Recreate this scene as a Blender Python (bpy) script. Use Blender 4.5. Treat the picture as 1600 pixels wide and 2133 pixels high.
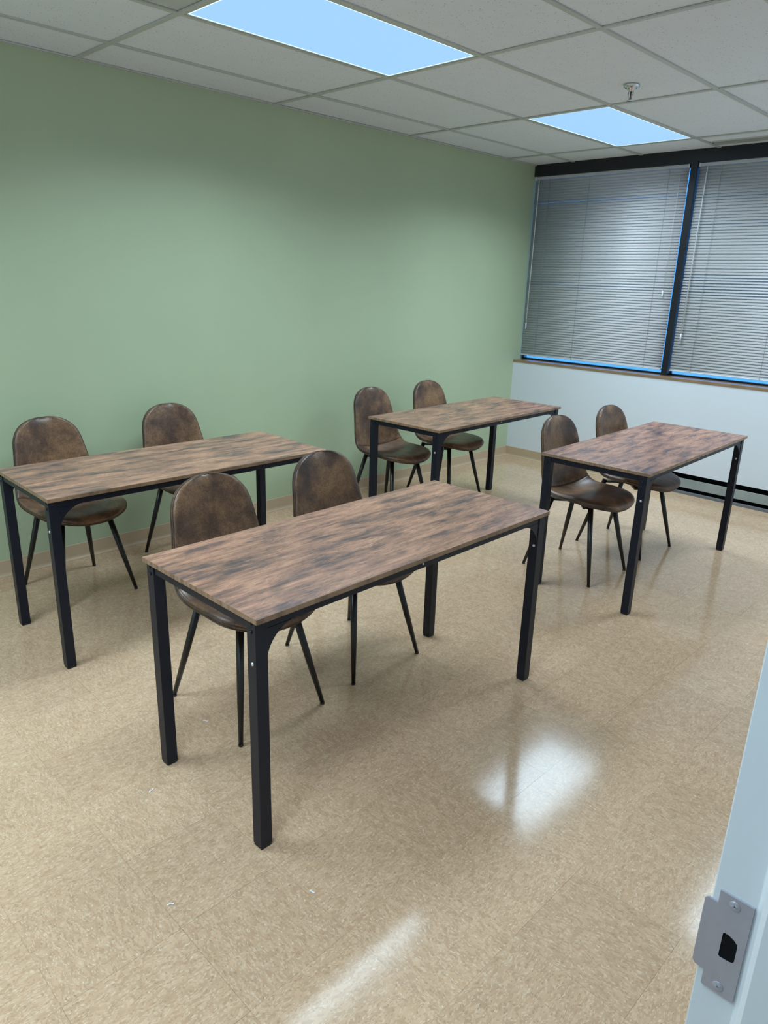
import bpy, bmesh, math, random
from mathutils import Vector, Matrix
random.seed(7)
S = bpy.context.scene
C = S.collection
for o in list(bpy.data.objects):
    bpy.data.objects.remove(o, do_unlink=True)

# ---------------------------------------------------------------- camera
cam_data = bpy.data.cameras.new('camera')
cam = bpy.data.objects.new('camera', cam_data); C.objects.link(cam)
F_ = Vector((-0.66468742, 0.68088788, -0.30754239))
R_ = Vector((0.70859492, 0.70500375, 0.02937604))
U_ = Vector((-0.23682033, 0.19839709, 0.95108082))
m = Matrix((R_, U_, -F_)).transposed().to_4x4()
m.translation = Vector((3.99843, -1.79359, 1.60201))
cam.matrix_world = m
cam_data.sensor_fit = 'VERTICAL'; cam_data.sensor_height = 36.0
cam_data.lens = 1492.5 / 2133 * 36.0
cam_data.clip_start = 0.02; cam_data.clip_end = 200
S.camera = cam

# ---------------------------------------------------------------- world (blue daylight behind the blinds)
w = bpy.data.worlds.new('World'); S.world = w; w.use_nodes = True
bg = w.node_tree.nodes['Background']
bg.inputs['Color'].default_value = (0.09, 0.38, 1.0, 1); bg.inputs['Strength'].default_value = 1.7

# ---------------------------------------------------------------- exposure
S.view_settings.view_transform = 'Standard'; S.view_settings.look = 'None'
S.view_settings.exposure = 0.0; S.view_settings.gamma = 1.0
S.view_settings.use_curve_mapping = False
LAMP_W = 30.5                        # each ceiling panel
LAMP_COL = (0.675, 0.865, 1.0)
LAMP_SPREAD = math.radians(145)

# ---------------------------------------------------------------- room numbers
H = 2.605; XR = 3.86; YB = -2.60; YF = 4.0; YW = 4.17
TL = 0.6096; GA = 0.385              # ceiling grid pitch and first grid line

# ---------------------------------------------------------------- materials
def new_mat(name):
    mt = bpy.data.materials.new(name); mt.use_nodes = True
    nt = mt.node_tree; b = nt.nodes['Principled BSDF']
    return mt, nt, b
def N(nt, t, **kw):
    n = nt.nodes.new(t)
    for k, v in kw.items(): setattr(n, k, v)
    return n
def ramp(nt, stops, interp='LINEAR'):
    r = N(nt, 'ShaderNodeValToRGB'); cr = r.color_ramp; cr.interpolation = interp
    while len(cr.elements) > 1: cr.elements.remove(cr.elements[-1])
    cr.elements[0].position = stops[0][0]; cr.elements[0].color = (*stops[0][1], 1)
    for p, c in stops[1:]:
        e = cr.elements.new(p); e.color = (*c, 1)
    return r
def g3(v): return (v, v, v)
def mixc(nt, fac, a, b, mode='MIX'):
    mx = N(nt, 'ShaderNodeMix', data_type='RGBA', blend_type=mode)
    for sock, v in ((mx.inputs[0], fac), (mx.inputs[6], a), (mx.inputs[7], b)):
        if hasattr(v, 'is_output'): nt.links.new(v, sock)
        elif isinstance(v, (int, float)): sock.default_value = v
        else: sock.default_value = (*v, 1)
    return mx.outputs[2]
def math_(nt, op, a, b=None, c=None):
    n = N(nt, 'ShaderNodeMath', operation=op)
    for i, v in enumerate((a, b, c)):
        if v is None: continue
        if hasattr(v, 'is_output'): nt.links.new(v, n.inputs[i])
        else: n.inputs[i].default_value = v
    return n.outputs[0]
def coords(nt, scale=(1, 1, 1), rnd=0.0, src='Object', rot=(0, 0, 0)):
    tc = N(nt, 'ShaderNodeTexCoord'); mp = N(nt, 'ShaderNodeMapping')
    mp.inputs['Scale'].default_value = scale; mp.inputs['Rotation'].default_value = rot
    v = tc.outputs[src]
    if rnd:
        oi = N(nt, 'ShaderNodeObjectInfo')
        k = math_(nt, 'MULTIPLY', oi.outputs['Random'], rnd)
        ad = N(nt, 'ShaderNodeVectorMath', operation='ADD')
        nt.links.new(v, ad.inputs[0]); nt.links.new(k, ad.inputs[1]); v = ad.outputs[0]
    nt.links.new(v, mp.inputs['Vector'])
    return mp.outputs['Vector']
def noise(nt, vec, scale, detail=4, rough=0.55, dist=0.0):
    n = N(nt, 'ShaderNodeTexNoise')
    n.inputs['Scale'].default_value = scale; n.inputs['Detail'].default_value = detail
    n.inputs['Roughness'].default_value = rough; n.inputs['Distortion'].default_value = dist
    if vec is not None: nt.links.new(vec, n.inputs['Vector'])
    return n
def bump(nt, b, height, strength, dist=0.001):
    bp = N(nt, 'ShaderNodeBump'); bp.inputs['Strength'].default_value = strength
    bp.inputs['Distance'].default_value = dist
    nt.links.new(height, bp.inputs['Height']); nt.links.new(bp.outputs[0], b.inputs['Normal'])
def plain(name, col, rough=0.5, metal=0.0, spec=0.5, vary=0.0, vscale=6.0, bmp=0.0, bscale=300):
    mt, nt, b = new_mat(name)
    b.inputs['Roughness'].default_value = rough; b.inputs['Metallic'].default_value = metal
    b.inputs['Specular IOR Level'].default_value = spec
    v = coords(nt)
    n = noise(nt, v, vscale, 3)
    lo = tuple(c * (1 - vary) for c in col); hi = tuple(min(1, c * (1 + vary)) for c in col)
    r = ramp(nt, [(0.3, lo), (0.7, hi)])
    nt.links.new(n.outputs['Fac'], r.inputs['Fac']); nt.links.new(r.outputs[0], b.inputs['Base Color'])
    if bmp:
        n2 = noise(nt, v, bscale, 2); bump(nt, b, n2.outputs['Fac'], bmp)
    return mt
def emit(name, col, strength):
    mt, nt, b = new_mat(name)
    b.inputs['Base Color'].default_value = (0.02, 0.02, 0.02, 1)
    b.inputs['Emission Color'].default_value = (*col, 1); b.inputs['Emission Strength'].default_value = strength
    b.inputs['Roughness'].default_value = 0.6
    return mt

M = {}
M['green'] = plain('green_paint', (0.435, 0.512, 0.328), 0.42, vary=0.03, vscale=1.2, bmp=0.12, bscale=420)
M['white'] = plain('white_paint', (0.72, 0.76, 0.80), 0.45, vary=0.015, vscale=1.0, bmp=0.1, bscale=420)
M['hall'] = plain('hall_paint', (0.6, 0.6, 0.57), 0.6)
M['frame_paint'] = plain('door_frame_enamel', (0.61, 0.65, 0.665), 0.3, vary=0.01)
M['vinyl_base'] = plain('tan_vinyl_base', (0.53, 0.395, 0.258), 0.4, vary=0.04, vscale=3)
M['tee'] = plain('painted_grid_steel', (0.52, 0.53, 0.49), 0.4, vary=0.04, vscale=2)
M['dark_void'] = plain('dark_void', (0.006, 0.006, 0.007), 0.9, spec=0.1)  # near-black colour put in as the darkness inside holes and slots
M['black_alu'] = plain('black_anodised_aluminium', (0.008, 0.009, 0.013), 0.35, vary=0.1)
M['black_steel'] = plain('black_powder_coat', (0.006, 0.009, 0.018), 0.42, spec=0.3, vary=0.08, vscale=12, bmp=0.08, bscale=900)
M['black_leg'] = plain('black_satin_tube', (0.007, 0.0065, 0.006), 0.33)
M['black_plastic'] = plain('black_plastic', (0.012, 0.012, 0.013), 0.6)
M['zinc'] = plain('zinc_bolt', (0.78, 0.78, 0.8), 0.28, metal=0.7)
M['black_bolt'] = plain('black_bolt', (0.01, 0.01, 0.012), 0.25, metal=0.3)
M['steel'] = plain('brushed_steel', (0.36, 0.355, 0.395), 0.40, metal=0.45, vary=0.06, vscale=30)
M['chrome'] = plain('chrome', (0.62, 0.66, 0.68), 0.12, metal=1.0)
M['red_bulb'] = plain('red_brown_glass_bulb', (0.16, 0.03, 0.035), 0.15)
def mat_slat():
    mt = plain('grey_vinyl_slat', (0.60, 0.585, 0.575), 0.42, vary=0.02, vscale=4)
    nt = mt.node_tree; b = nt.nodes['Principled BSDF']; out = nt.nodes['Material Output']
    tr = N(nt, 'ShaderNodeBsdfTranslucent'); tr.inputs['Color'].default_value = (0.8, 0.8, 0.8, 1)
    mx = N(nt, 'ShaderNodeMixShader'); mx.inputs[0].default_value = 0.12
    nt.links.new(b.outputs[0], mx.inputs[1]); nt.links.new(tr.outputs[0], mx.inputs[2]); nt.links.new(mx.outputs[0], out.inputs[0])
    return mt
M['slat'] = mat_slat()
M['rail'] = plain('blind_rail', (0.56, 0.55, 0.54), 0.35, vary=0.02)
M['clear'] = plain('clear_plastic', (0.72, 0.74, 0.76), 0.2)
M['cord'] = plain('grey_cord', (0.30, 0.30, 0.31), 0.7)
M['heater'] = plain('heater_enamel', (0.30, 0.33, 0.31), 0.45, vary=0.12, vscale=5)
M['heater_toe'] = plain('heater_toe_strip', (0.16, 0.165, 0.175), 0.4)
M['paper'] = plain('white_paper', (0.85, 0.86, 0.87), 0.7)
M['smooth_tile'] = plain('smooth_ceiling_panel', (0.52, 0.54, 0.52), 0.5, vary=0.03, vscale=3)
M['diffuser'] = emit('lit_diffuser', (0.36, 0.65, 1.0), 1.0)
M['diffuser_edge'] = emit('lit_diffuser_edge', (0.72, 0.95, 1.0), 1.3)
M['sill'] = plain('brown_sill_laminate', (0.30, 0.19, 0.105), 0.16, vary=0.12, vscale=8)

def mat_ceiling_tile():
    mt, nt, b = new_mat('fissured_mineral_tile'); b.inputs['Roughness'].default_value = 0.9
    b.inputs['Specular IOR Level'].default_value = 0.2
    v = coords(nt, rnd=17.0)
    vo = N(nt, 'ShaderNodeTexVoronoi'); vo.inputs['Scale'].default_value = 92
    nt.links.new(v, vo.inputs['Vector'])
    sep = N(nt, 'ShaderNodeSeparateColor'); nt.links.new(vo.outputs['Color'], sep.inputs[0])
    size = math_(nt, 'MULTIPLY', sep.outputs[0], 0.22)
    pin = math_(nt, 'LESS_THAN', vo.outputs['Distance'], size)
    keep = math_(nt, 'GREATER_THAN', sep.outputs[1], 0.35)
    pin = math_(nt, 'MULTIPLY', pin, keep)
    n = noise(nt, v, 9, 3); r = ramp(nt, [(0.3, (0.76, 0.79, 0.83)), (0.7, (0.78, 0.81, 0.85))])
    nt.links.new(n.outputs['Fac'], r.inputs['Fac'])
    col = mixc(nt, pin, r.outputs[0], (0.22, 0.215, 0.21))
    nt.links.new(col, b.inputs['Base Color'])
    n2 = noise(nt, v, 260, 3)
    hgt = math_(nt, 'SUBTRACT', n2.outputs['Fac'], pin)
    bump(nt, b, hgt, 0.10, 0.002)
    return mt
M['ceiling_tile'] = mat_ceiling_tile()

def mat_floor_tile():
    mt, nt, b = new_mat('beige_composition_tile')
    v = coords(nt, rnd=13.0)
    wob = noise(nt, v, 42, 2, 0.5)
    sub = N(nt, 'ShaderNodeVectorMath', operation='SUBTRACT'); sub.inputs[1].default_value = (0.5, 0.5, 0.5)
    nt.links.new(wob.outputs['Color'], sub.inputs[0])
    sc = N(nt, 'ShaderNodeVectorMath', operation='SCALE'); sc.inputs['Scale'].default_value = 0.022
    nt.links.new(sub.outputs[0], sc.inputs[0])
    ad = N(nt, 'ShaderNodeVectorMath', operation='ADD')
    nt.links.new(v, ad.inputs[0]); nt.links.new(sc.outputs[0], ad.inputs[1])
    def flecks(sx, sy, off):
        mp = N(nt, 'ShaderNodeMapping'); mp.inputs['Scale'].default_value = (sx, sy, 1)
        mp.inputs['Location'].default_value = (off, off * 1.7, 0)
        nt.links.new(ad.outputs[0], mp.inputs['Vector'])
        vo = N(nt, 'ShaderNodeTexVoronoi', voronoi_dimensions='2D'); vo.inputs['Scale'].default_value = 1
        nt.links.new(mp.outputs[0], vo.inputs['Vector'])
        sep = N(nt, 'ShaderNodeSeparateColor'); nt.links.new(vo.outputs['Color'], sep.inputs[0])
        return vo.outputs['Distance'], sep.outputs[0], sep.outputs[1]
    base_n = noise(nt, ad.outputs[0], 30, 4, 0.6)
    base = ramp(nt, [(0.25, (0.51, 0.333, 0.202)), (0.75, (0.598, 0.402, 0.255))])
    nt.links.new(base_n.outputs['Fac'], base.inputs['Fac'])
    col = base.outputs[0]
    # soft tone patches
    d0, r0, q0 = flecks(60, 165, 3.1)
    tone = ramp(nt, [(0.0, (0.90, 0.88, 0.86)), (0.5, g3(1.0)), (1.0, (1.09, 1.10, 1.12))])
    nt.links.new(r0, tone.inputs['Fac'])
    col = mixc(nt, 1.0, col, tone.outputs[0], 'MULTIPLY')
    for sx, sy, off, thr, keep, c, amt in ((85, 250, 0.0, 0.34, 0.60, (0.69, 0.545, 0.385), 0.5),
                                           (105, 300, 9.3, 0.32, 0.66, (0.30, 0.195, 0.115), 0.5),
                                           (66, 240, 21.0, 0.24, 0.80, (0.78, 0.645, 0.49), 0.6)):
        d, r, q = flecks(sx, sy, off)
        lim = math_(nt, 'MULTIPLY', q, thr)
        lim = math_(nt, 'ADD', lim, thr * 0.45)
        mk = N(nt, 'ShaderNodeMapRange'); mk.inputs['To Min'].default_value = 1; mk.inputs['To Max'].default_value = 0
        nt.links.new(d, mk.inputs['Value'])
        nt.links.new(math_(nt, 'MULTIPLY', lim, 0.75), mk.inputs['From Min']); nt.links.new(lim, mk.inputs['From Max'])
        kp = math_(nt, 'GREATER_THAN', r, keep)
        f = math_(nt, 'MULTIPLY', math_(nt, 'MULTIPLY', mk.outputs[0], kp), amt)
        col = mixc(nt, f, col, c)
    oi = N(nt, 'ShaderNodeObjectInfo')
    tr = ramp(nt, [(0.0, g3(0.95)), (1.0, g3(1.04))]); nt.links.new(oi.outputs['Random'], tr.inputs['Fac'])
    col = mixc(nt, 1.0, col, tr.outputs[0], 'MULTIPLY')
    nt.links.new(col, b.inputs['Base Color'])
    rn = noise(nt, coords(nt, src='Generated'), 3, 3)
    rr = N(nt, 'ShaderNodeMapRange'); rr.inputs['To Min'].default_value = 0.10; rr.inputs['To Max'].default_value = 0.15
    nt.links.new(rn.outputs['Fac'], rr.inputs['Value']); nt.links.new(rr.outputs[0], b.inputs['Roughness'])
    b.inputs['Specular IOR Level'].default_value = 0.36
    bn = noise(nt, v, 55, 3); bump(nt, b, bn.outputs['Fac'], 0.02, 0.002)
    return mt
M['floor_tile'] = mat_floor_tile()

def mat_wood():
    mt, nt, b = new_mat('rustic_brown_laminate')
    v = coords(nt, rnd=31.0)
    # long wavy grain along local Y
    warp = noise(nt, v, 6, 2)
    sub = N(nt, 'ShaderNodeVectorMath', operation='SUBTRACT'); sub.inputs[1].default_value = (0.5, 0.5, 0.5)
    nt.links.new(warp.outputs['Color'], sub.inputs[0])
    sc = N(nt, 'ShaderNodeVectorMath', operation='SCALE'); sc.inputs['Scale'].default_value = 0.014
    nt.links.new(sub.outputs[0], sc.inputs[0])
    ad = N(nt, 'ShaderNodeVectorMath', operation='ADD')
    nt.links.new(v, ad.inputs[0]); nt.links.new(sc.outputs[0], ad.inputs[1])
    def mapped(s):
        mp = N(nt, 'ShaderNodeMapping'); mp.inputs['Scale'].default_value = s
        nt.links.new(ad.outputs[0], mp.inputs['Vector']); return mp.outputs[0]
    blot = noise(nt, mapped((22, 5.0, 22)), 1, 8, 0.66, 0.25)
    tone = ramp(nt, [(0.30, (0.062, 0.044, 0.050)), (0.40, (0.165, 0.094, 0.080)), (0.48, (0.330, 0.163, 0.108)),
                     (0.58, (0.462, 0.230, 0.145)), (0.72, (0.598, 0.312, 0.194))])
    nt.links.new(blot.outputs['Fac'], tone.inputs['Fac'])
    streak = noise(nt, mapped((95, 4.2, 95)), 1, 7, 0.72, 0.2)
    st = ramp(nt, [(0.30, g3(0.42)), (0.47, g3(0.95)), (0.60, g3(1.12)), (0.74, g3(1.45))])
    nt.links.new(streak.outputs['Fac'], st.inputs['Fac'])
    col = mixc(nt, 0.9, tone.outputs[0], st.outputs[0], 'MULTIPLY')
    str2 = noise(nt, mapped((210, 6.5, 210)), 1, 5, 0.7)
    s2 = ramp(nt, [(0.36, g3(0.5)), (0.46, g3(1.0)), (0.62, g3(1.06)), (0.70, g3(1.3))]); nt.links.new(str2.outputs['Fac'], s2.inputs['Fac'])
    col = mixc(nt, 0.75, col, s2.outputs[0], 'MULTIPLY')
    fine = noise(nt, mapped((480, 22, 480)), 1, 4, 0.65)
    fr = ramp(nt, [(0.34, g3(0.62)), (0.55, g3(1.05))]); nt.links.new(fine.outputs['Fac'], fr.inputs['Fac'])
    col = mixc(nt, 0.7, col, fr.outputs[0], 'MULTIPLY')
    ring = noise(nt, mapped((30, 2.6, 30)), 1, 3, 0.5, 0.6)
    for lv in (0.44, 0.50, 0.56):
        ln = math_(nt, 'LESS_THAN', math_(nt, 'ABSOLUTE', math_(nt, 'SUBTRACT', ring.outputs['Fac'], lv)), 0.0055)
        col = mixc(nt, math_(nt, 'MULTIPLY', ln, 0.5), col, (0.07, 0.045, 0.038))
    # knots
    vo = N(nt, 'ShaderNodeTexVoronoi'); vo.inputs['Scale'].default_value = 1
    nt.links.new(mapped((12, 6.0, 12)), vo.inputs['Vector'])
    sep = N(nt, 'ShaderNodeSeparateColor'); nt.links.new(vo.outputs['Color'], sep.inputs[0])
    lim = math_(nt, 'MULTIPLY', sep.outputs[1], 0.26)
    kn = N(nt, 'ShaderNodeMapRange'); kn.inputs['To Min'].default_value = 1; kn.inputs['To Max'].default_value = 0
    kn.inputs['From Min'].default_value = 0.0
    nt.links.new(vo.outputs['Distance'], kn.inputs['Value']); nt.links.new(lim, kn.inputs['From Max'])
    kp = math_(nt, 'GREATER_THAN', sep.outputs[0], 0.45)
    f = math_(nt, 'MULTIPLY', math_(nt, 'MULTIPLY', kn.outputs[0], kp), 0.8)
    col = mixc(nt, f, col, (0.05, 0.034, 0.030))
    nt.links.new(col, b.inputs['Base Color'])
    b.inputs['Roughness'].default_value = 0.33
    b.inputs['Specular IOR Level'].default_value = 0.8
    bump(nt, b, streak.outputs['Fac'], 0.10, 0.001)
    return mt
M['wood'] = mat_wood()
def mat_edge():
    mt, nt, b = new_mat('wood_edge_band')
    v = coords(nt, scale=(90, 12, 5), rnd=5.0)
    n = noise(nt, v, 1, 4, 0.6)
    r = ramp(nt, [(0.3, (0.13, 0.075, 0.045)), (0.52, (0.27, 0.165, 0.095)), (0.75, (0.38, 0.25, 0.15))])
    nt.links.new(n.outputs['Fac'], r.inputs['Fac']); nt.links.new(r.outputs[0], b.inputs['Base Color'])
    b.inputs['Roughness'].default_value = 0.5
    return mt
M['edge'] = mat_edge()

def mat_leather():
    mt, nt, b = new_mat('distressed_brown_leather')
    v = coords(nt, rnd=23.0)
    patch = noise(nt, v, 6.0, 7, 0.62, 0.2)
    base = ramp(nt, [(0.34, (0.052, 0.029, 0.020)), (0.45, (0.118, 0.063, 0.037)), (0.56, (0.215, 0.116, 0.059)), (0.70, (0.30, 0.170, 0.086))])
    nt.links.new(patch.outputs['Fac'], base.inputs['Fac'])
    sp = noise(nt, v, 300, 4, 0.7)
    sr = ramp(nt, [(0.36, g3(0.40)), (0.50, g3(1.0)), (0.66, g3(1.4))]); nt.links.new(sp.outputs['Fac'], sr.inputs['Fac'])
    col = mixc(nt, 0.8, base.outputs[0], sr.outputs[0], 'MULTIPLY')
    sp2 = noise(nt, v, 85, 6, 0.75)
    sr2 = ramp(nt, [(0.38, g3(0.5)), (0.52, g3(1.05))]); nt.links.new(sp2.outputs['Fac'], sr2.inputs['Fac'])
    col = mixc(nt, 0.55, col, sr2.outputs[0], 'MULTIPLY')
    nt.links.new(col, b.inputs['Base Color'])
    b.inputs['Roughness'].default_value = 0.36; b.inputs['Specular IOR Level'].default_value = 0.5
    bn = noise(nt, v, 420, 3); bump(nt, b, bn.outputs['Fac'], 0.14, 0.001)
    return mt
M['leather'] = mat_leather()
M['piping'] = plain('dark_leather_piping', (0.055, 0.034, 0.021), 0.45, vary=0.2, vscale=40)

def mat_glass():
    mt = bpy.data.materials.new('window_glass'); mt.use_nodes = True; nt = mt.node_tree
    nt.nodes.clear()
    out = N(nt, 'ShaderNodeOutputMaterial'); mx = N(nt, 'ShaderNodeMixShader'); fr = N(nt, 'ShaderNodeFresnel')
    t = N(nt, 'ShaderNodeBsdfTransparent'); g = N(nt, 'ShaderNodeBsdfGlossy'); g.inputs['Roughness'].default_value = 0.02
    t.inputs['Color'].default_value = (0.86, 0.93, 0.97, 1)
    nt.links.new(fr.outputs[0], mx.inputs[0]); nt.links.new(t.outputs[0], mx.inputs[1]); nt.links.new(g.outputs[0], mx.inputs[2])
    nt.links.new(mx.outputs[0], out.inputs[0])
    return mt
M['glass'] = mat_glass()

# ---------------------------------------------------------------- mesh helpers
class MB:
    def __init__(s): s.v = []; s.f = []; s.smooth = []
    def add(s, vs, fs, smooth=False):
        o = len(s.v); s.v += [tuple(v) for v in vs]
        s.f += [tuple(i + o for i in f) for f in fs]; s.smooth += [smooth] * len(fs)
        return s
    def box(s, x0, x1, y0, y1, z0, z1):
        vs = [(x, y, z) for z in (z0, z1) for y in (y0, y1) for x in (x0, x1)]
        return s.add(vs, [(0, 2, 3, 1), (4, 5, 7, 6), (0, 1, 5, 4), (2, 6, 7, 3), (0, 4, 6, 2), (1, 3, 7, 5)])
    def prism(s, pts, axis, a, b, smooth=False):
        # pts 2D polygon, extruded along axis from a to b; axis 'x': pts=(y,z), 'y': (x,z), 'z': (x,y)
        def mk(p, t): return {'x': (t, p[0], p[1]), 'y': (p[0], t, p[1]), 'z': (p[0], p[1], t)}[axis]
        n = len(pts); vs = [mk(p, a) for p in pts] + [mk(p, b) for p in pts]
        fs = [tuple(range(n)), tuple(range(2 * n - 1, n - 1, -1))] + [(i, i + n, (i + 1) % n + n, (i + 1) % n) for i in range(n)]
        return s.add(vs, fs, smooth)
    def tube(s, path, radii, n=10, closed=False, cap=True):
        path = [Vector(p) for p in path]; k = len(path)
        if isinstance(radii, (int, float)): radii = [radii] * k
        vs = []; up = None
        for i, p in enumerate(path):
            a = path[(i - 1) % k] if (closed or i > 0) else p
            c = path[(i + 1) % k] if (closed or i < k - 1) else p
            t = (c - a).normalized()
            if up is None:
                up = Vector((0, 0, 1)) if abs(t.z) < 0.9 else Vector((1, 0, 0))
            sd = t.cross(up).normalized(); up = sd.cross(t).normalized()
            for j in range(n):
                an = 2 * math.pi * j / n
                vs.append(p + (sd * math.cos(an) + up * math.sin(an)) * radii[i])
        fs = []
        for i in range(k if closed else k - 1):
            for j in range(n):
                a0 = i * n + j; a1 = i * n + (j + 1) % n
                b0 = ((i + 1) % k) * n + j; b1 = ((i + 1) % k) * n + (j + 1) % n
                fs.append((a0, a1, b1, b0))
        s.add(vs, fs, True)
        if cap and not closed:
            o = len(s.v) - len(vs)
            s.f += [tuple(o + j for j in range(n - 1, -1, -1)), tuple(o + (k - 1) * n + j for j in range(n))]; s.smooth += [False, False]
        return s
    def lathe(s, prof, n=20, axis='z', origin=(0, 0, 0), smooth=True):
        vs = []
        for r, h in prof:
            for j in range(n):
                a = 2 * math.pi * j / n; x, y = r * math.cos(a), r * math.sin(a)
                q = {'z': (x, y, h), 'y': (x, h, y), 'x': (h, x, y)}[axis]
                vs.append(tuple(q[i] + origin[i] for i in range(3)))
        fs = [(i * n + j, i * n + (j + 1) % n, (i + 1) * n + (j + 1) % n, (i + 1) * n + j) for i in range(len(prof) - 1) for j in range(n)]
        fs += [tuple(range(n - 1, -1, -1)), tuple((len(prof) - 1) * n + j for j in range(n))]
        s.add(vs, fs, smooth); s.smooth[-1] = s.smooth[-2] = False
        return s
    def mesh(s, name, mat, bevel=0.0, seg=2):
        me = bpy.data.meshes.new(name); me.from_pydata(s.v, [], s.f)
        bm = bmesh.new(); bm.from_mesh(me)
        for i, f in enumerate(bm.faces): f.smooth = s.smooth[i]
        bmesh.ops.recalc_face_normals(bm, faces=bm.faces[:])
        if bevel:
            ed = [e for e in bm.edges if len(e.link_faces) == 2 and e.calc_face_angle(0) > 0.6]
            bmesh.ops.bevel(bm, geom=ed, offset=bevel, segments=seg, profile=0.5, affect='EDGES', clamp_overlap=True)
        bm.to_mesh(me); bm.free(); me.materials.append(mat)
        return me
    def build(s, name, mat, parent=None, bevel=0.0, seg=2):
        o = bpy.data.objects.new(name, s.mesh(name, mat, bevel, seg)); C.objects.link(o)
        if parent is not None: o.parent = parent
        return o
def link(name, me, parent=None, loc=(0, 0, 0), rot=0.0):
    o = bpy.data.objects.new(name, me); C.objects.link(o); o.location = loc; o.rotation_euler = (0, 0, rot)
    if parent is not None: o.parent = parent
    return o
def thing(name, loc, label, cat, group=None, rot=0.0):
    o = bpy.data.objects.new(name, None); C.objects.link(o); o.empty_display_size = 0.1
    o.location = loc; o.rotation_euler = (0, 0, rot)
    return tag(o, label, cat, group)
def tag(o, label, cat, group=None, kind=None):
    o['label'] = label; o['category'] = cat
    if group: o['group'] = group
    if kind: o['kind'] = kind
    return o
def struct(o, label, cat):
    return tag(o, label, cat, None, 'structure')
def copy_tree(o, parent=None):
    c = o.copy(); C.objects.link(c); c.parent = parent
    for ch in list(o.children): copy_tree(ch, c)
    return c

# ================================================================ structure
# ---- floor: slab with one object for each tile
fl = MB().box(-0.15, XR + 0.0, YB - 0.15, YF + 0.25, -0.06, -0.0032).build('floor', M['dark_void'])
struct(fl, 'beige speckled floor of square tiles with glossy wax', 'floor')
P = 0.3048; X0 = 2.961 - 10 * P; Y0 = -0.204 - 8 * P
tile_cache = {}
def tile_mesh(a, b, c, d):
    k = tuple(round(t, 4) for t in (a, b, c, d))
    if k not in tile_cache:
        tile_cache[k] = MB().box(a, b, c, d, -0.003, 0.0).mesh('floor_tile', M['floor_tile'])
    return tile_cache[k]
for i in range(13):
    for j in range(23):
        x0, x1 = X0 + i * P, X0 + (i + 1) * P; y0, y1 = Y0 + j * P, Y0 + (j + 1) * P
        cx, cy = (x0 + x1) / 2, (y0 + y1) / 2
        ax0, ax1 = max(x0, 0.0), min(x1, XR - 0.001); ay0, ay1 = max(y0, YB), min(y1, YF + 0.1)
        if ax1 - ax0 < 0.01 or ay1 - ay0 < 0.01: continue
        turn = (i + j) % 2; g = random.choice((0.00012, 0.00012, 0.0002, 0.00035))
        a, b, c, d = ax0 - cx + g, ax1 - cx - g, ay0 - cy + g, ay1 - cy - g
        if turn: a, b, c, d = c, d, -b, -a       # local frame turned by 90 degrees
        link('floor_tile', tile_mesh(a, b, c, d), fl, (cx, cy, 0), math.pi / 2 if turn else 0.0)

# ---- walls
wl = MB().box(-0.15, 0.0, YB - 0.15, YW + 0.05, -0.003, H + 0.12).build('wall_left', M['green'])
struct(wl, 'sage green painted wall behind the left tables', 'wall')
HX = 1.63                                   # heater recess starts here
wf = MB()
wf.box(0.0, HX, YF, YW + 0.05, -0.003, 0.903)
wf.box(HX, XR, YF, YW + 0.05, 0.168, 0.903)
wf.box(2.935, XR, YF + 0.02, YW + 0.05, 0.903, H + 0.12)  # unseen solid pier, added so that no daylight floods in there
wf = wf.build('wall_far', M['white']); struct(wf, 'white low wall under the window sill', 'wall')
wb = MB().box(-0.15, XR + 0.12, YB - 0.15, YB, -0.003, H + 0.12).build('wall_back', M['white'])
struct(wb, 'white wall at the near end of the room', 'wall')
DY0, DY1, DZ = -2.11, -1.18, 2.13
wr = MB()
wr.box(XR, XR + 0.115, DY1, YW + 0.05, -0.003, H + 0.12)
wr.box(XR, XR + 0.115, YB, DY0, -0.003, H + 0.12)
wr.box(XR, XR + 0.115, DY0, DY1, DZ, H + 0.12)
wr = wr.build('wall_right', M['white']); struct(wr, 'white wall with the open doorway on the right', 'wall')

# ---- unseen hallway box, added to keep sky light out of the doorway
hf = MB().box(XR, 5.6, YB - 0.15, 1.6, -0.06, -0.001).build('floor_hall', M['hall']); struct(hf, 'plain unseen hallway floor added outside the doorway', 'floor')
hc = MB().box(XR + 0.115, 5.6, YB - 0.15, 1.6, H + 0.03, H + 0.12).build('ceiling_hall', M['hall']); struct(hc, 'plain unseen hallway ceiling added outside the doorway', 'ceiling')
hw = MB().box(5.6, 5.7, YB - 0.15, 1.6, -0.06, H + 0.12).box(XR + 0.115, 5.6, YB - 0.25, YB - 0.15, -0.06, H + 0.12).box(XR + 0.115, 5.6, 1.6, 1.7, -0.06, H + 0.12)
hw = hw.build('wall_hall', M['hall']); struct(hw, 'plain unseen hallway wall added outside the doorway', 'wall')

# ---- baseboards (vinyl cove base)
prof = [(0, 0), (0.017, 0), (0.017, 0.0025), (0.010, 0.005), (0.006, 0.011), (0.004, 0.02), (0.004, 0.088), (0.0025, 0.0905), (0, 0.0905)]
bl = MB().prism(prof, 'y', YB, YF).build('baseboard_left', M['vinyl_base']); struct(bl, 'tan vinyl baseboard along the green wall', 'baseboard')
bf = MB().prism([(YF - p[0], p[1]) for p in prof], 'x', 0.0, HX).build('baseboard_far', M['vinyl_base'])
struct(bf, 'tan vinyl baseboard under the window wall', 'baseboard')

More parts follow.
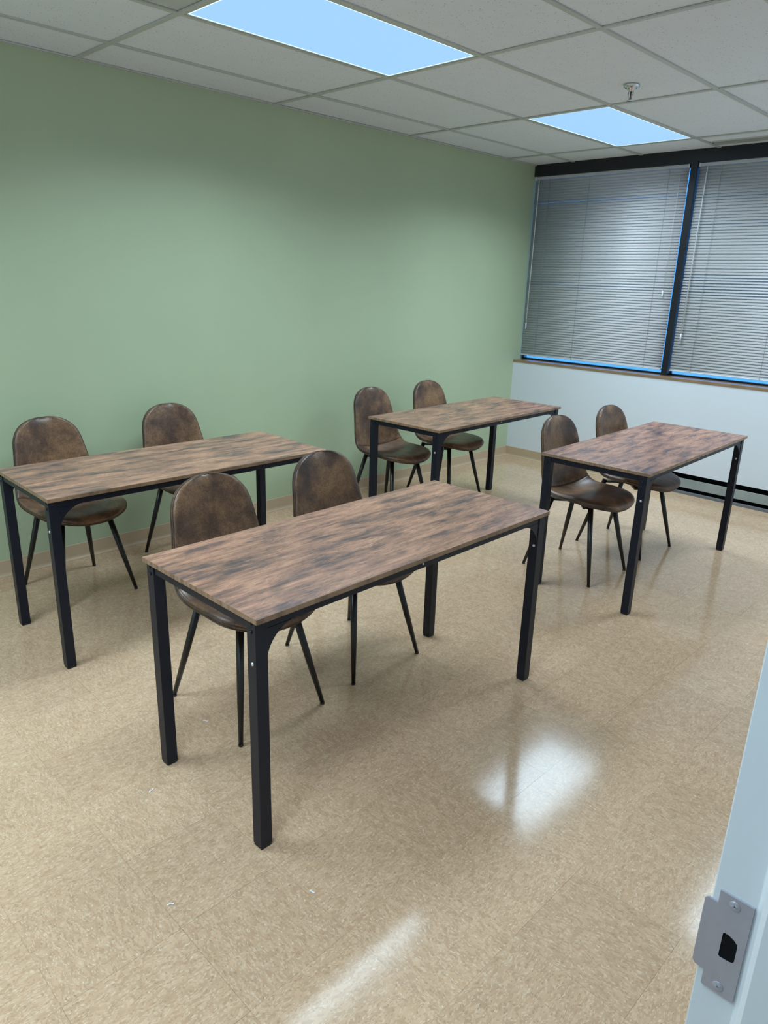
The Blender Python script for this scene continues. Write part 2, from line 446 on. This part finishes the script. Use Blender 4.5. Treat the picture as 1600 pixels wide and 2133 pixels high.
# ---- ceiling: slab, one object for each tee and each tile
ce = MB().box(-0.15, XR + 0.115, YB - 0.15, YW + 0.05, H + 0.03, H + 0.12).build('ceiling', M['dark_void'])
struct(ce, 'suspended ceiling of white speckled tiles in a grey grid', 'ceiling')
gx = [GA + TL * k for k in range(6)]
gy = [2 * TL * k for k in range(-2, 4)]
TW = 0.012
for x in gx: MB().box(x - TW, x + TW, YB, YW, H, H + 0.006).build('ceiling_tee', M['tee'], ce)
for y in gy: MB().box(0.0, XR, y - TW, y + TW, H - 0.0006, H + 0.0054).build('ceiling_tee', M['tee'], ce)
MB().box(0.0, 0.022, YB, YW, H - 0.0012, H + 0.0048).build('wall_angle', M['tee'], ce)
MB().box(XR - 0.022, XR, YB, YW, H - 0.0012, H + 0.0048).build('wall_angle', M['tee'], ce)
xs = [0.0] + gx + [XR]; ys = [YB] + gy + [YW]
def cell(c, r): return xs[c], xs[c + 1], ys[r], ys[r + 1]
light_cells = set()
for (x, y) in ((GA + TL, 0.0), (GA + TL, 4 * TL), (GA + 4 * TL, 4 * TL), (GA + TL, -4 * TL), (GA + 4 * TL, -4 * TL)):
    light_cells.add((round(x, 3), round(y, 3)))
slot_cells = {(round(gx[k], 3), round(gy[-1], 3)) for k in range(2, 6)}
for c in range(len(xs) - 1):
    for r in range(len(ys) - 1):
        x0, x1, y0, y1 = cell(c, r); key = (round(x0, 3), round(y0, 3))
        if key in light_cells: continue
        cx, cy = (x0 + x1) / 2, (y0 + y1) / 2; dx, dy = (x1 - x0) / 2 - 0.003, (y1 - y0) / 2 - 0.003
        smooth = abs(x0 - (GA + TL)) < 0.01 and abs(y0 + 2 * TL) < 0.01
        dz = random.uniform(0.0003, 0.0016)
        tb = MB()
        if key in slot_cells:               # strip cut for the linear air slot by the window
            tb.box(-dx, dx, -dy, 3.845 - cy, 0, 0.014); tb.box(-dx, dx, 3.985 - cy, dy, 0, 0.014)
        else: tb.box(-dx, dx, -dy, dy, 0, 0.014)
        o = tb.build('ceiling_tile', M['smooth_tile'] if smooth else M['ceiling_tile'], ce)
        o.location = (cx, cy, H + 0.006 + dz)

# ---- window wall: header, mullion, frames, panes, sill
hd = MB().box(0.0, 2.935, YF + 0.085, YW, 2.516, H + 0.03).build('trim_1', M['black_alu'], bevel=0.002)
struct(hd, 'black metal header above the window blinds', 'trim')
ml = MB().box(1.412, 1.462, YF + 0.075, YW, 0.925, 2.53).build('trim_2', M['black_alu'], bevel=0.002)
struct(ml, 'black vertical mullion between the two windows', 'trim')
ml2 = MB().box(2.885, 2.935, YF + 0.075, YW, 0.925, 2.53).build('trim_3', M['black_alu'], bevel=0.002)
struct(ml2, 'black end post at the right of the far window', 'trim')
sl = MB().box(0.0, XR, YF - 0.006, YW, 0.903, 0.925).build('trim_4', M['sill'], bevel=0.003)
struct(sl, 'brown laminate window sill above the white wall', 'trim')
for k, (a, b) in enumerate(((0.0, 1.412), (1.462, 2.885))):
    wn = bpy.data.objects.new('window_%d' % (k + 1), None); C.objects.link(wn); wn.location = ((a + b) / 2, YW, 0.925)
    struct(wn, ('left window beside the green wall' if k == 0 else 'right window past the black mullion') + ' behind closed blinds', 'window')
    h = (b - a) / 2
    MB().box(-h, h, -0.03, 0.0, 0.0, 0.012).build('bottom_frame', M['black_alu'], wn)
    MB().box(-h, -h + 0.006, -0.03, 0.0, 0.012, 1.60).build('side_frame', M['black_alu'], wn)
    MB().box(h - 0.006, h, -0.03, 0.0, 0.012, 1.60).build('side_frame', M['black_alu'], wn)
    MB().box(-h, h, -0.016, -0.010, 0.008, 1.60).build('pane', M['glass'], wn)

# ---- door frame on the right with its strike plate
JX, JY = 3.855, -1.19
fr = MB()
st = 0.016
jam = [(JX, JY + 0.06), (JX, JY), (JX + 0.039, JY), (JX + 0.044, JY - st + 0.003), (JX + 0.049, JY - st), (JX + 0.098, JY - st), (JX + 0.103, JY - st + 0.003),
       (JX + 0.105, JY), (JX + 0.132, JY), (JX + 0.132, JY + 0.06), (JX + 0.122, JY + 0.06), (JX + 0.122, JY + 0.012), (JX + 0.008, JY + 0.012), (JX + 0.008, JY + 0.06)]
fr.prism(jam, 'z', 0.0, DZ)
fr.prism([(x, -3.29 - y) for x, y in jam], 'z', 0.0, DZ)
fr.box(JX, JX + 0.132, DY0 - 0.05, DY1 + 0.05, DZ - 0.01, DZ + 0.04)
fr = fr.build('door_1', M['frame_paint'], bevel=0.0012); struct(fr, 'pale painted metal door frame at the right edge', 'door frame')
# plate outline (x, z) with a rounded lip, cut with the latch hole
sp_out = [(3.8615, 1.0750), (3.8615, 1.0603), (3.8530, 1.0603), (3.8500, 1.0573), (3.8500, 0.9830), (3.8530, 0.9790), (3.8615, 0.9787), (3.8615, 0.9612), (3.8915, 0.9612), (3.8915, 1.0750)]
hole = [(3.8710, 1.0310), (3.8725, 1.0325), (3.8765, 1.0322), (3.8815, 1.0300), (3.8845, 1.0270), (3.8850, 1.0245), (3.8850, 1.0070), (3.8838, 1.0045), (3.8810, 1.0035), (3.8725, 1.0030), (3.8710, 1.0045)]
bm = bmesh.new()
def ring(pts, y): return [bm.verts.new((x, y, z)) for x, z in pts]
o_f = ring(sp_out, JY - 0.0022); h_f = ring(hole, JY - 0.0022); o_b = ring(sp_out, JY); h_b = ring(hole, JY)
ee = [bm.edges.new((L[i], L[(i + 1) % len(L)])) for L in (o_f, h_f) for i in range(len(L))]
bmesh.ops.triangle_fill(bm, edges=ee, use_beauty=True)
for A, B in ((o_f, o_b), (h_f, h_b)):
    for i in range(len(A)):
        j = (i + 1) % len(A); bm.faces.new((A[i], A[j], B[j], B[i]))
for v in bm.verts:                      # bend the lip away from the opening
    if v.co.x < 3.8535: v.co.y += 0.0
bmesh.ops.recalc_face_normals(bm, faces=bm.faces[:])
me = bpy.data.meshes.new('strike_plate'); bm.to_mesh(me); bm.free(); me.materials.append(M['steel'])
sp = link('strike_plate', me, fr); sp['label'] = 'brushed steel strike plate on the door frame'
MB().prism([(x, z) for x, z in hole], 'y', JY - 0.0004, JY - 0.0016).build('latch_hole', M['dark_void'], sp)  # black plug painted as the darkness inside the hole
for (x, z) in ((3.8757, 1.0660), (3.8765, 0.9695)):
    scw = MB().lathe([(0.0052, JY - 0.0022), (0.0052, JY - 0.0025), (0.0045, JY - 0.0028), (0.0, JY - 0.0029)], 18, 'y', (x, 0, z))
    for an in (0.5, 0.5 + math.pi / 2):
        c_, s_ = math.cos(an), math.sin(an); L = 0.0030; Wd = 0.0006
        q = [(-L, -Wd), (L, -Wd), (L, Wd), (-L, Wd)]
        scw.prism([(x + a * c_ - b * s_, z + a * s_ + b * c_) for a, b in q], 'y', JY - 0.0027, JY - 0.0031)
    scw.build('screw', M['steel'], sp)

# ================================================================ ceiling lights
def ceiling_light(x, y, label, watts=None):
    t = thing('ceiling_light', (x + TL / 2, y + TL, H), label, 'ceiling light', 'recessed panel lights in the ceiling')
    hx, hy = TL / 2 - TW - 0.002, TL - TW - 0.002
    f = MB()
    for a in ((-hx, hx, -hy, -hy + 0.010), (-hx, hx, hy - 0.010, hy), (-hx, -hx + 0.010, -hy + 0.010, hy - 0.010), (hx - 0.010, hx, -hy + 0.010, hy - 0.010)):
        f.box(*a, 0.0015, 0.02)
    f.build('frame', M['tee'], t)
    ix, iy = hx - 0.010, hy - 0.010; e = 0.009
    ed = MB()
    for a in ((-ix, ix, -iy, -iy + e), (-ix, ix, iy - e, iy), (-ix, -ix + e, -iy + e, iy - e), (ix - e, ix, -iy + e, iy - e)):
        ed.box(*a, 0.003, 0.010)
    df = MB().box(-ix + e, ix - e, -iy + e, iy - e, 0.003, 0.010).build('diffuser', M['diffuser'], t)
    ed.build('diffuser_edge', M['diffuser_edge'], df)
    MB().box(-hx, hx, -hy, hy, 0.021, 0.028).build('housing', M['tee'], t)
    ld = bpy.data.lights.new('panel_lamp', 'AREA'); ld.shape = 'RECTANGLE'; ld.size = 2 * ix; ld.size_y = 2 * iy
    ld.energy = watts or LAMP_W; ld.color = LAMP_COL; ld.spread = LAMP_SPREAD
    lo = bpy.data.objects.new('panel_lamp', ld); C.objects.link(lo); lo.parent = t; lo.location = (0, 0, 0.001)
    return t
ceiling_light(4.45, -2.0, 'added unseen panel light in the hallway outside the doorway, behind the viewer', 5.0)  # unseen lamp added to brighten the floor near the doorway
ceiling_light(GA + TL, 0.0, 'bright blue-white panel light nearest above the front tables, cut by the top of the picture')
ceiling_light(GA + TL, 4 * TL, 'smaller-looking blue-white panel light near the window beyond the sprinkler')
ceiling_light(GA + 4 * TL, 4 * TL, 'panel light near the right end of the window, out of the picture')
ceiling_light(GA + TL, -4 * TL, 'assumed unseen panel light behind the viewer on the green wall side')  # this panel and the next are assumed, added for their light
ceiling_light(GA + 4 * TL, -4 * TL, 'assumed unseen panel light behind the viewer just inside the doorway')

# ================================================================ window blinds
def blind(a, b, label, wand_x, cords, open_rows, pull_x):
    zt, zb = 2.514, 0.963; y = YF + 0.112
    t = thing('window_blind', ((a + b) / 2, y, zb), label, 'window blind', 'closed slatted blinds on the windows')
    h = (b - a) / 2
    MB().prism([(-0.013, zt - zb - 0.021), (0.013, zt - zb - 0.021), (0.013, zt - zb), (0.010, zt - zb), (0.010, zt - zb - 0.004), (-0.010, zt - zb - 0.004), (-0.010, zt - zb), (-0.013, zt - zb)], 'x', -h, h).build('head_rail', M['rail'], t)
    for s in (-1, 1):
        MB().box(s * h - 0.012 * (s > 0), s * h + 0.012 * (s < 0), -0.016, 0.016, zt - zb - 0.026, zt - zb + 0.002).build('end_bracket', M['clear'], t, bevel=0.001)
    pitch = 0.02144; wdt = 0.0250; n = int((zt - zb - 0.034) / pitch) + 1
    pts = []
    for k in range(7):
        u = k / 6 - 0.5; pts.append((u * wdt, 0.0016 * (1 - 4 * u * u)))
    poly = pts + [(p[0], p[1] - 0.0004) for p in reversed(pts)]
    sm = MB().prism(poly, 'x', -h + 0.003, h - 0.003, True).mesh('slat', M['slat'])
    for k in range(n):
        z = zt - zb - 0.034 - k * pitch
        if z < 0.013: break
        tilt = 72 + random.uniform(-1.6, 1.6)
        for lo_, hi_, dl in open_rows:
            if lo_ <= k <= hi_: tilt -= dl * random.uniform(0.6, 1.1)
        o = link('slat', sm, t, (random.uniform(-0.0015, 0.0015), 0, z))
        o.rotation_euler = (math.radians(tilt), random.uniform(-0.0006, 0.0006), 0)
    MB().prism([(-0.011, 0.0), (0.011, 0.0), (0.012, 0.004), (0.009, 0.010), (-0.009, 0.010), (-0.012, 0.004)], 'x', -h, h).build('bottom_rail', M['rail'], t)
    for cx in cords:
        MB().tube([(cx - (a + b) / 2, -0.0135, 0.004), (cx - (a + b) / 2, -0.0135, zt - zb - 0.02)], 0.0011, 6).build('ladder_cord', M['cord'], t)
    wx = wand_x - (a + b) / 2
    wd = MB().tube([(wx, -0.022, zt - zb - 0.022), (wx, -0.024, zt - zb - 0.05), (wx - 0.006, -0.028, 0.30)], [0.0028, 0.0042, 0.0042], 6).build('tilt_wand', M['clear'], t)
    MB().tube([(wx - 0.006, -0.028, 0.30), (wx - 0.0068, -0.0285, 0.24)], [0.0055, 0.0060], 6).build('wand_tip', M['clear'], wd)
    if pull_x:
        px = pull_x - (a + b) / 2
        pc = MB().tube([(px, -0.02, zt - zb - 0.02), (px + 0.004, -0.024, 1.25), (px - 0.004, -0.025, 0.62)], 0.0013, 6).build('pull_cord', M['clear'], t)
        MB().lathe([(0.002, 0.626), (0.005, 0.61), (0.0075, 0.585), (0.006, 0.58)], 10, 'z', (px - 0.004, -0.025, 0)).build('tassel', M['clear'], pc)
    return t
blind(0.004, 1.394, 'grey slatted blind on the left window beside the green wall', 0.055, (0.16, 0.55, 1.24), ((8, 9, 12), (40, 41, 9)), 1.33)
blind(1.465, 2.872, 'grey slatted blind on the right window past the black mullion', 1.535, (1.64, 2.17, 2.70), ((9, 10, 11), (18, 19, 11), (36, 43, 15)), None)

# ================================================================ heater at the foot of the window wall
ht = thing('baseboard_heater', ((HX + XR) / 2, YF, 0.0), 'low grey-green heater cover with black slots along the foot of the window wall', 'heater')
hh = (XR - HX) / 2 - 0.002
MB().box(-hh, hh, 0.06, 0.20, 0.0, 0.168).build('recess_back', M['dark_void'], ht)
MB().box(-hh, hh, 0.0, 0.012, 0.052, 0.126).build('front_panel', M['heater'], ht, bevel=0.002)
MB().box(-hh, hh, -0.008, 0.012, 0.0, 0.022).build('toe_strip', M['heater_toe'], ht, bevel=0.002)
MB().prism([(-hh, 0.126), (-hh + 0.03, 0.126), (-hh + 0.012, 0.147), (-hh + 0.03, 0.168), (-hh, 0.168)], 'y', 0.001, 0.05).build('end_cap', M['heater'], ht)

# ================================================================ linear air slot and sprinkler
vt = thing('air_slot', ((1.625 + XR) / 2, 3.915, H), 'dark linear air slot in the ceiling strip above the right window', 'air vent')
vh = (XR - 1.625) / 2 - 0.004
MB().box(-vh, vh, -0.068, 0.068, 0.03, 0.034).build('slot_back', M['dark_void'], vt)
for y0, y1 in ((-0.070, -0.055), (-0.004, 0.006), (0.052, 0.070)):
    MB().box(-vh, vh, y0, y1, 0.0, 0.03).build('slot_bar', M['tee'], vt)
sk = thing('sprinkler_head', (1.905, 2.10, H), 'chrome pendant sprinkler hanging from a ceiling tile', 'sprinkler')
MB().lathe([(0.040, 0.006), (0.042, 0.0), (0.040, -0.006), (0.030, -0.012), (0.024, -0.012), (0.022, -0.018), (0.013, -0.021), (0.012, -0.030)], 28).build('escutcheon', M['chrome'], sk)
MB().tube([(0.013, 0, -0.028), (0.013, 0, -0.048), (0.004, 0, -0.066)], 0.0026, 8).build('frame_arm', M['chrome'], sk)
MB().tube([(-0.013, 0, -0.028), (-0.013, 0, -0.048), (-0.004, 0, -0.066)], 0.0026, 8).build('frame_arm', M['chrome'], sk)
MB().tube([(0, 0, -0.029), (0, 0, -0.062)], [0.0045, 0.0035], 10).build('glass_bulb', M['red_bulb'], sk)
MB().lathe([(0.004, -0.060), (0.005, -0.068), (0.017, -0.069), (0.017, -0.071), (0.002, -0.0715)], 20).build('deflector', M['chrome'], sk)

# ================================================================ tables
LT, WT, HT = 1.4157, 0.5985, 0.7545
def make_table():
    root = bpy.data.objects.new('work_table', None); C.objects.link(root)
    hx, hy = WT / 2, LT / 2; th = 0.016
    top = MB().box(-hx, hx, -hy, hy, HT - th, HT)
    o = top.build('table_top', M['wood'], root, bevel=0.0012)
    o.data.materials.append(M['edge'])
    for p in o.data.polygons:
        if abs(p.normal.z) < 0.5: p.material_index = 1
    ix, iy, L = 0.0143, 0.006, 0.0395
    zt = HT - th
    for sx in (-1, 1):
        for sy in (-1, 1):
            x1, y1 = sx * (hx - ix), sy * (hy - iy); x0, y0 = x1 - sx * L, y1 - sy * L
            lg = MB().box(min(x0, x1), max(x0, x1), min(y0, y1), max(y0, y1), 0.008, zt).build('leg', M['black_steel'], root, bevel=0.0015)
            MB().box(min(x0, x1) + 0.002, max(x0, x1) - 0.002, min(y0, y1) + 0.002, max(y0, y1) - 0.002, 0.0, 0.008).build('foot_glide', M['black_plastic'], lg)
            # curved gusset on the long side
            R = 0.085; gz = zt - 0.029; q = [(y0, gz), (y0 - sy * R, gz)]
            for k in range(1, 10):
                a = math.pi / 2 * k / 10
                t_ = k / 10; q.append((y0 - sy * R * (0.72 * (1 - math.sin(a)) + 0.28 * (1 - t_)), gz - R * (0.72 * (1 - math.cos(a)) + 0.28 * t_)))
            q.append((y0, gz - R))
            gx0 = x1 - sx * 0.003
            MB().prism(q, 'x', min(gx0, gx0 - sx * 0.003), max(gx0, gx0 - sx * 0.003)).build('corner_gusset', M['black_steel'], root)
            # bolts on the faces that look towards the near end
            fy = min(y0, y1); mx = (x0 + x1) / 2
            if sx > 0:
                MB().lathe([(0.0055, fy), (0.0058, fy - 0.0015), (0.004, fy - 0.003), (0.0018, fy - 0.0032), (0.0015, fy - 0.002)], 14, 'y', (mx + 0.004, 0, 0.612)).build('zinc_bolt', M['zinc'], lg)
            for bz in (zt - 0.008, zt - 0.032):
                MB().lathe([(0.0055, fy), (0.0055, fy - 0.002), (0.004, fy - 0.0035), (0.0015, fy - 0.0036)], 12, 'y', (mx, 0, bz)).build('black_bolt', M['black_bolt'], lg)
    rx = hx - ix - 0.004
    for s in (-1, 1):
        MB().box(min(s * rx, s * (rx - 0.022)), max(s * rx, s * (rx - 0.022)), -hy + iy + L, hy - iy - L, zt - 0.029, zt).build('long_rail', M['black_steel'], root, bevel=0.001)
        ry = s * (hy - iy - 0.004)
        MB().box(-hx + ix + L, hx - ix - L, min(ry, ry - s * 0.022), max(ry, ry - s * 0.022), zt - 0.029, zt).build('end_rail', M['black_steel'], root, bevel=0.001)
    MB().lathe([(0.0035, rx), (0.0035, rx + 0.002), (0.001, rx + 0.0025)], 10, 'x', (0, -0.03, zt - 0.014)).build('rail_screw', M['zinc'], root)
    return root
t0 = make_table()
TABLES = [((2.2907, -0.1153, 0.0115), 'nearest brown wood-top table with black legs, in the middle foreground'),
          ((0.9246, -0.1027, -0.012), 'brown wood-top table at the left edge beside the green wall'),
          ((0.9484, 2.159, 0.0243), 'brown wood-top table in the far corner where green and white walls meet'),
          ((2.2589, 2.1809, 0.0276), 'brown wood-top table at the right in front of the white window wall')]
for i, ((x, y, a), lab) in enumerate(TABLES):
    o = t0 if i == 0 else copy_tree(t0)
    o.location = (x, y, 0); o.rotation_euler = (0, 0, a)
    tag(o, lab, 'table', 'wood-top tables in two rows')

# ================================================================ chairs
def crom(P_, t):
    n = len(P_) - 1; k = min(int(t * n), n - 1); u = t * n - k
    p0, p1, p2, p3 = (Vector(P_[max(k - 1, 0)]), Vector(P_[k]), Vector(P_[k + 1]), Vector(P_[min(k + 2, n)]))
    return 0.5 * ((2 * p1) + (p2 - p0) * u + (2 * p0 - 5 * p1 + 4 * p2 - p3) * u * u + (3 * p1 - p0 - 3 * p2 + p3) * u ** 3)
CP = [(0.258, 0.428), (0.232, 0.449), (0.17, 0.462), (0.09, 0.462), (0.01, 0.451), (-0.07, 0.443), (-0.135, 0.455), (-0.178, 0.495),
      (-0.199, 0.555), (-0.211, 0.63), (-0.223, 0.71), (-0.237, 0.79), (-0.249, 0.842), (-0.258, 0.876)]
# resample by arc length
DN = 400
raw = [crom(CP, i / DN) for i in range(DN + 1)]
acc = [0.0]
for i in range(DN): acc.append(acc[-1] + (raw[i + 1] - raw[i]).length)
LEN = acc[-1]
def at_s(s):
    d = s * LEN; lo = 0
    import bisect
    k = min(max(bisect.bisect_left(acc, d) - 1, 0), DN - 1)
    f = (d - acc[k]) / (acc[k + 1] - acc[k]); p = raw[k].lerp(raw[k + 1], f)
    a = raw[max(k - 4, 0)]; b = raw[min(k + 5, DN)]; t = (b - a).normalized()
    return p, Vector((t.y, -t.x))
def lerp_table(tab, s):
    n = len(tab)
    for k in range(n - 1):
        (a, va), (b, vb) = tab[k], tab[k + 1]
        if s <= b or k == n - 2:
            u = min(max((s - a) / (b - a), 0), 1); h = b - a
            m0 = (vb - tab[k - 1][1]) / (b - tab[k - 1][0]) if k > 0 else (vb - va) / h
            m1 = (tab[k + 2][1] - va) / (tab[k + 2][0] - a) if k < n - 2 else (vb - va) / h
            return ((2 * u ** 3 - 3 * u * u + 1) * va + (u ** 3 - 2 * u * u + u) * h * m0
                    + (3 * u * u - 2 * u ** 3) * vb + (u ** 3 - u * u) * h * m1)
HW = [(0, 0.205), (0.18, 0.217), (0.40, 0.220), (0.55, 0.215), (0.70, 0.194), (0.85, 0.174), (1.0, 0.162)]
CURL = [(0, 0.0), (0.15, 0.004), (0.35, 0.030), (0.52, 0.050), (0.68, 0.040), (0.85, 0.026), (1.0, 0.012)]
def half_width(s):
    w_ = lerp_table(HW, s); d0 = max(s * LEN, 0.0012); d1 = max((1 - s) * LEN, 0.0012)
    r0, r1 = 0.17, 0.135
    if d0 < r0: w_ *= max(1 - (1 - d0 / r0) ** 2.4, 0) ** (1 / 2.4)
    if d1 < r1: w_ *= max(1 - (1 - d1 / r1) ** 2.35, 0) ** (1 / 2.35)
    return max(w_, 0.004)
SEAM = 0.500
def shell_pt(s, v, side):
    p, n = at_s(s); hw = half_width(s); a = abs(v)
    q = p + n * (lerp_table(CURL, s) * a ** 2.3)
    edge = min(1.0, (1 - a) / 0.22) if a < 1 else 0.0
    ends = min(1.0, s * LEN / 0.05, (1 - s) * LEN / 0.05)
    puff = (1 - (1 - edge) ** 2) ** 0.5 * (1 - (1 - max(ends, 0)) ** 2) ** 0.5
    seam = 1 - 0.35 * math.exp(-((s - SEAM) * LEN / 0.012) ** 2)
    if side > 0: q = q + n * (0.006 + 0.018 * puff * seam)
    else: q = q - n * (0.007 + 0.004 * puff)
    return (q.x, v * hw, q.y)
def srows(a, b, n):
    out = []
    for i in range(n + 1):
        out.append(a + (b - a) * i / n)
    return out
s_front = [0.5 * SEAM * 2 * x for x in (0, .003, .010, .022, .04, .065, .095, .13, .18, .24, .31, .39, .47, .55, .63, .71, .79, .86, .92, .965, 1.0)]
s_back = [SEAM + (1 - SEAM) * x for x in (0, .035, .08, .14, .21, .28, .35, .42, .49, .56, .63, .70, .76, .82, .87, .91, .94, .963, .98, .991, .997, 1.0)]
vs_ = [-1, -.985, -.95, -.89, -.8, -.66, -.5, -.34, -.17, 0, .17, .34, .5, .66, .8, .89, .95, .985, 1]
def shell_piece(rows):
    mb = MB(); nv = len(vs_); nr = len(rows)
    F = [shell_pt(s, v, 1) for s in rows for v in vs_]; B = [shell_pt(s, v, -1) for s in rows for v in vs_]
    fs = []; o = nr * nv
    for i in range(nr - 1):
        for j in range(nv - 1):
            a = i * nv + j
            fs.append((a, a + 1, a + nv + 1, a + nv)); fs.append((o + a, o + a + nv, o + a + nv + 1, o + a + 1))
    for i in range(nr - 1):
        for j in (0, nv - 1):
            a = i * nv + j; fs.append((a, a + nv, o + a + nv, o + a))
    for i in (0, nr - 1):
        for j in range(nv - 1):
            a = i * nv + j; fs.append((a, a + 1, o + a + 1, o + a))
    return mb.add(F + B, fs, True)
FEET = {(1, -1): (0.208, -0.195), (1, 1): (0.208, 0.195), (-1, -1): (-0.241, -0.192), (-1, 1): (-0.241, 0.192)}
def make_chair():
    root = bpy.data.objects.new('shell_chair', None); C.objects.link(root)
    shell_piece(s_front).build('seat', M['leather'], root)
    bk = shell_piece(s_back).build('backrest', M['leather'], root)
    rows = s_front + s_back[1:]
    pm = MB()
    for side, rad, push in ((1, 0.0026, 0.0006), (-1, 0.0028, 0.0006)):
        mid = [0.8, 0.5, 0.2, -0.2, -0.5, -0.8]
        loop = [shell_pt(s, 1, side) for s in rows] + [shell_pt(1.0, v, side) for v in mid] + [shell_pt(s, -1, side) for s in reversed(rows)] + [shell_pt(0.0, -v, side) for v in mid]
        clean = []
        for p in loop:
            p = Vector(p); p.y *= 1.003
            if not clean or (p - clean[-1]).length > 0.003: clean.append(p)
        per = [0.0]
        for i in range(len(clean)): per.append(per[-1] + (clean[(i + 1) % len(clean)] - clean[i]).length)
        nn = int(per[-1] / 0.012); res = []; k = 0
        for i in range(nn):
            d = per[-1] * i / nn
            while per[k + 1] < d: k += 1
            res.append(clean[k].lerp(clean[(k + 1) % len(clean)], (d - per[k]) / (per[k + 1] - per[k])))
        for it in range(2):
            res = [(res[i - 1] + 2 * res[i] + res[(i + 1) % nn]) / 4 for i in range(nn)]
        clean = res
        pm.tube(clean, rad, 7, closed=True)
    pm.build('piping', M['piping'], root)
    fr_ = MB()
    zt = 0.424
    for (sx, sy) in FEET:
        fr_.prism([(0, -0.016), (0.16, -0.016), (0.16, 0.016), (0, 0.016)], 'z', zt - 0.012, zt)
        n = 4; k = len(fr_.v) - 8
        for i in range(8):
            x, y, z = fr_.v[k + i]; an = math.atan2(sy * 0.125, 0.115 if sx > 0 else -0.135)
            fr_.v[k + i] = (-0.02 + x * math.cos(an) - y * math.sin(an), x * math.sin(an) + y * math.cos(an), z)
    fr_.box(-0.10, 0.06, -0.07, 0.07, zt - 0.004, zt + 0.008)
    fr_.build('seat_frame', M['black_leg'], root)
    for (sx, sy), (fx, fy) in FEET.items():
        topx = 0.118 if sx > 0 else -0.135; topy = sy * 0.118
        lg = MB().tube([(topx, topy, 0.432), (topx + (fx - topx) * .55, topy + (fy - topy) * .55, 0.432 * .45), (fx, fy, 0.007)], [0.0152, 0.0132, 0.0085], 14).build('leg', M['black_leg'], root)
        MB().tube([(fx, fy, 0.008), (fx, fy, 0.0)], [0.0092, 0.0092], 12).build('foot_cap', M['black_plastic'], lg)
    return root
c0 = make_chair()
CHAIRS = [((1.914, -0.383, 0.024), 'brown leather chair tucked in at the left half of the nearest table'),
          ((1.889, 0.199, 0.0), 'brown leather chair tucked in at the right half of the nearest table'),
          ((0.422, -0.411, 0.053), 'brown leather chair nearest the left edge, at the table beside the green wall'),
          ((0.406, 0.285, -0.001), 'brown leather chair against the green wall, second from the left edge'),
          ((0.585, 1.763, 0.001), 'brown leather chair at the near end of the far corner table'),
          ((0.576, 2.381, 0.002), 'brown leather chair at the far corner table, nearer the white wall'),
          ((2.039, 1.871, -0.043), 'brown leather chair at the near half of the right-hand table'),
          ((2.041, 2.486, -0.044), 'brown leather chair at the right-hand table, nearer the window wall')]
for i, ((x, y, a), lab) in enumerate(CHAIRS):
    o = c0 if i == 0 else copy_tree(c0)
    o.location = (x, y, 0); o.rotation_euler = (0, 0, a)
    tag(o, lab, 'chair', 'brown leather chairs in pairs at the tables')

# ================================================================ paper scraps on the floor
for (x, y, a, l, lab) in ((1.91, -0.584, 0.5, 0.011, 'tiny white paper scrap under the nearest table'),
                          (2.126, -0.92, 1.9, 0.010, 'tiny white paper scrap left of the front table leg'),
                          (2.799, -0.801, 0.3, 0.008, 'tiny white paper scrap on the open floor right of the front table leg'),
                          (2.571, -1.10, 1.1, 0.009, 'tiny white paper scrap lowest in the picture, before the front table leg')):
    o = MB().prism([(-l, 0), (-l * .4, 0.0022), (l * .3, 0.0006), (l, 0.0018), (l, 0.0022), (l * .3, 0.001), (-l * .4, 0.0026), (-l, 0.0004)], 'y', -0.0018, 0.0018).build('paper_scrap', M['paper'])
    o.location = (x, y, 0.0); o.rotation_euler = (0, 0, a)
    tag(o, lab, 'paper scrap', 'paper scraps on the floor')
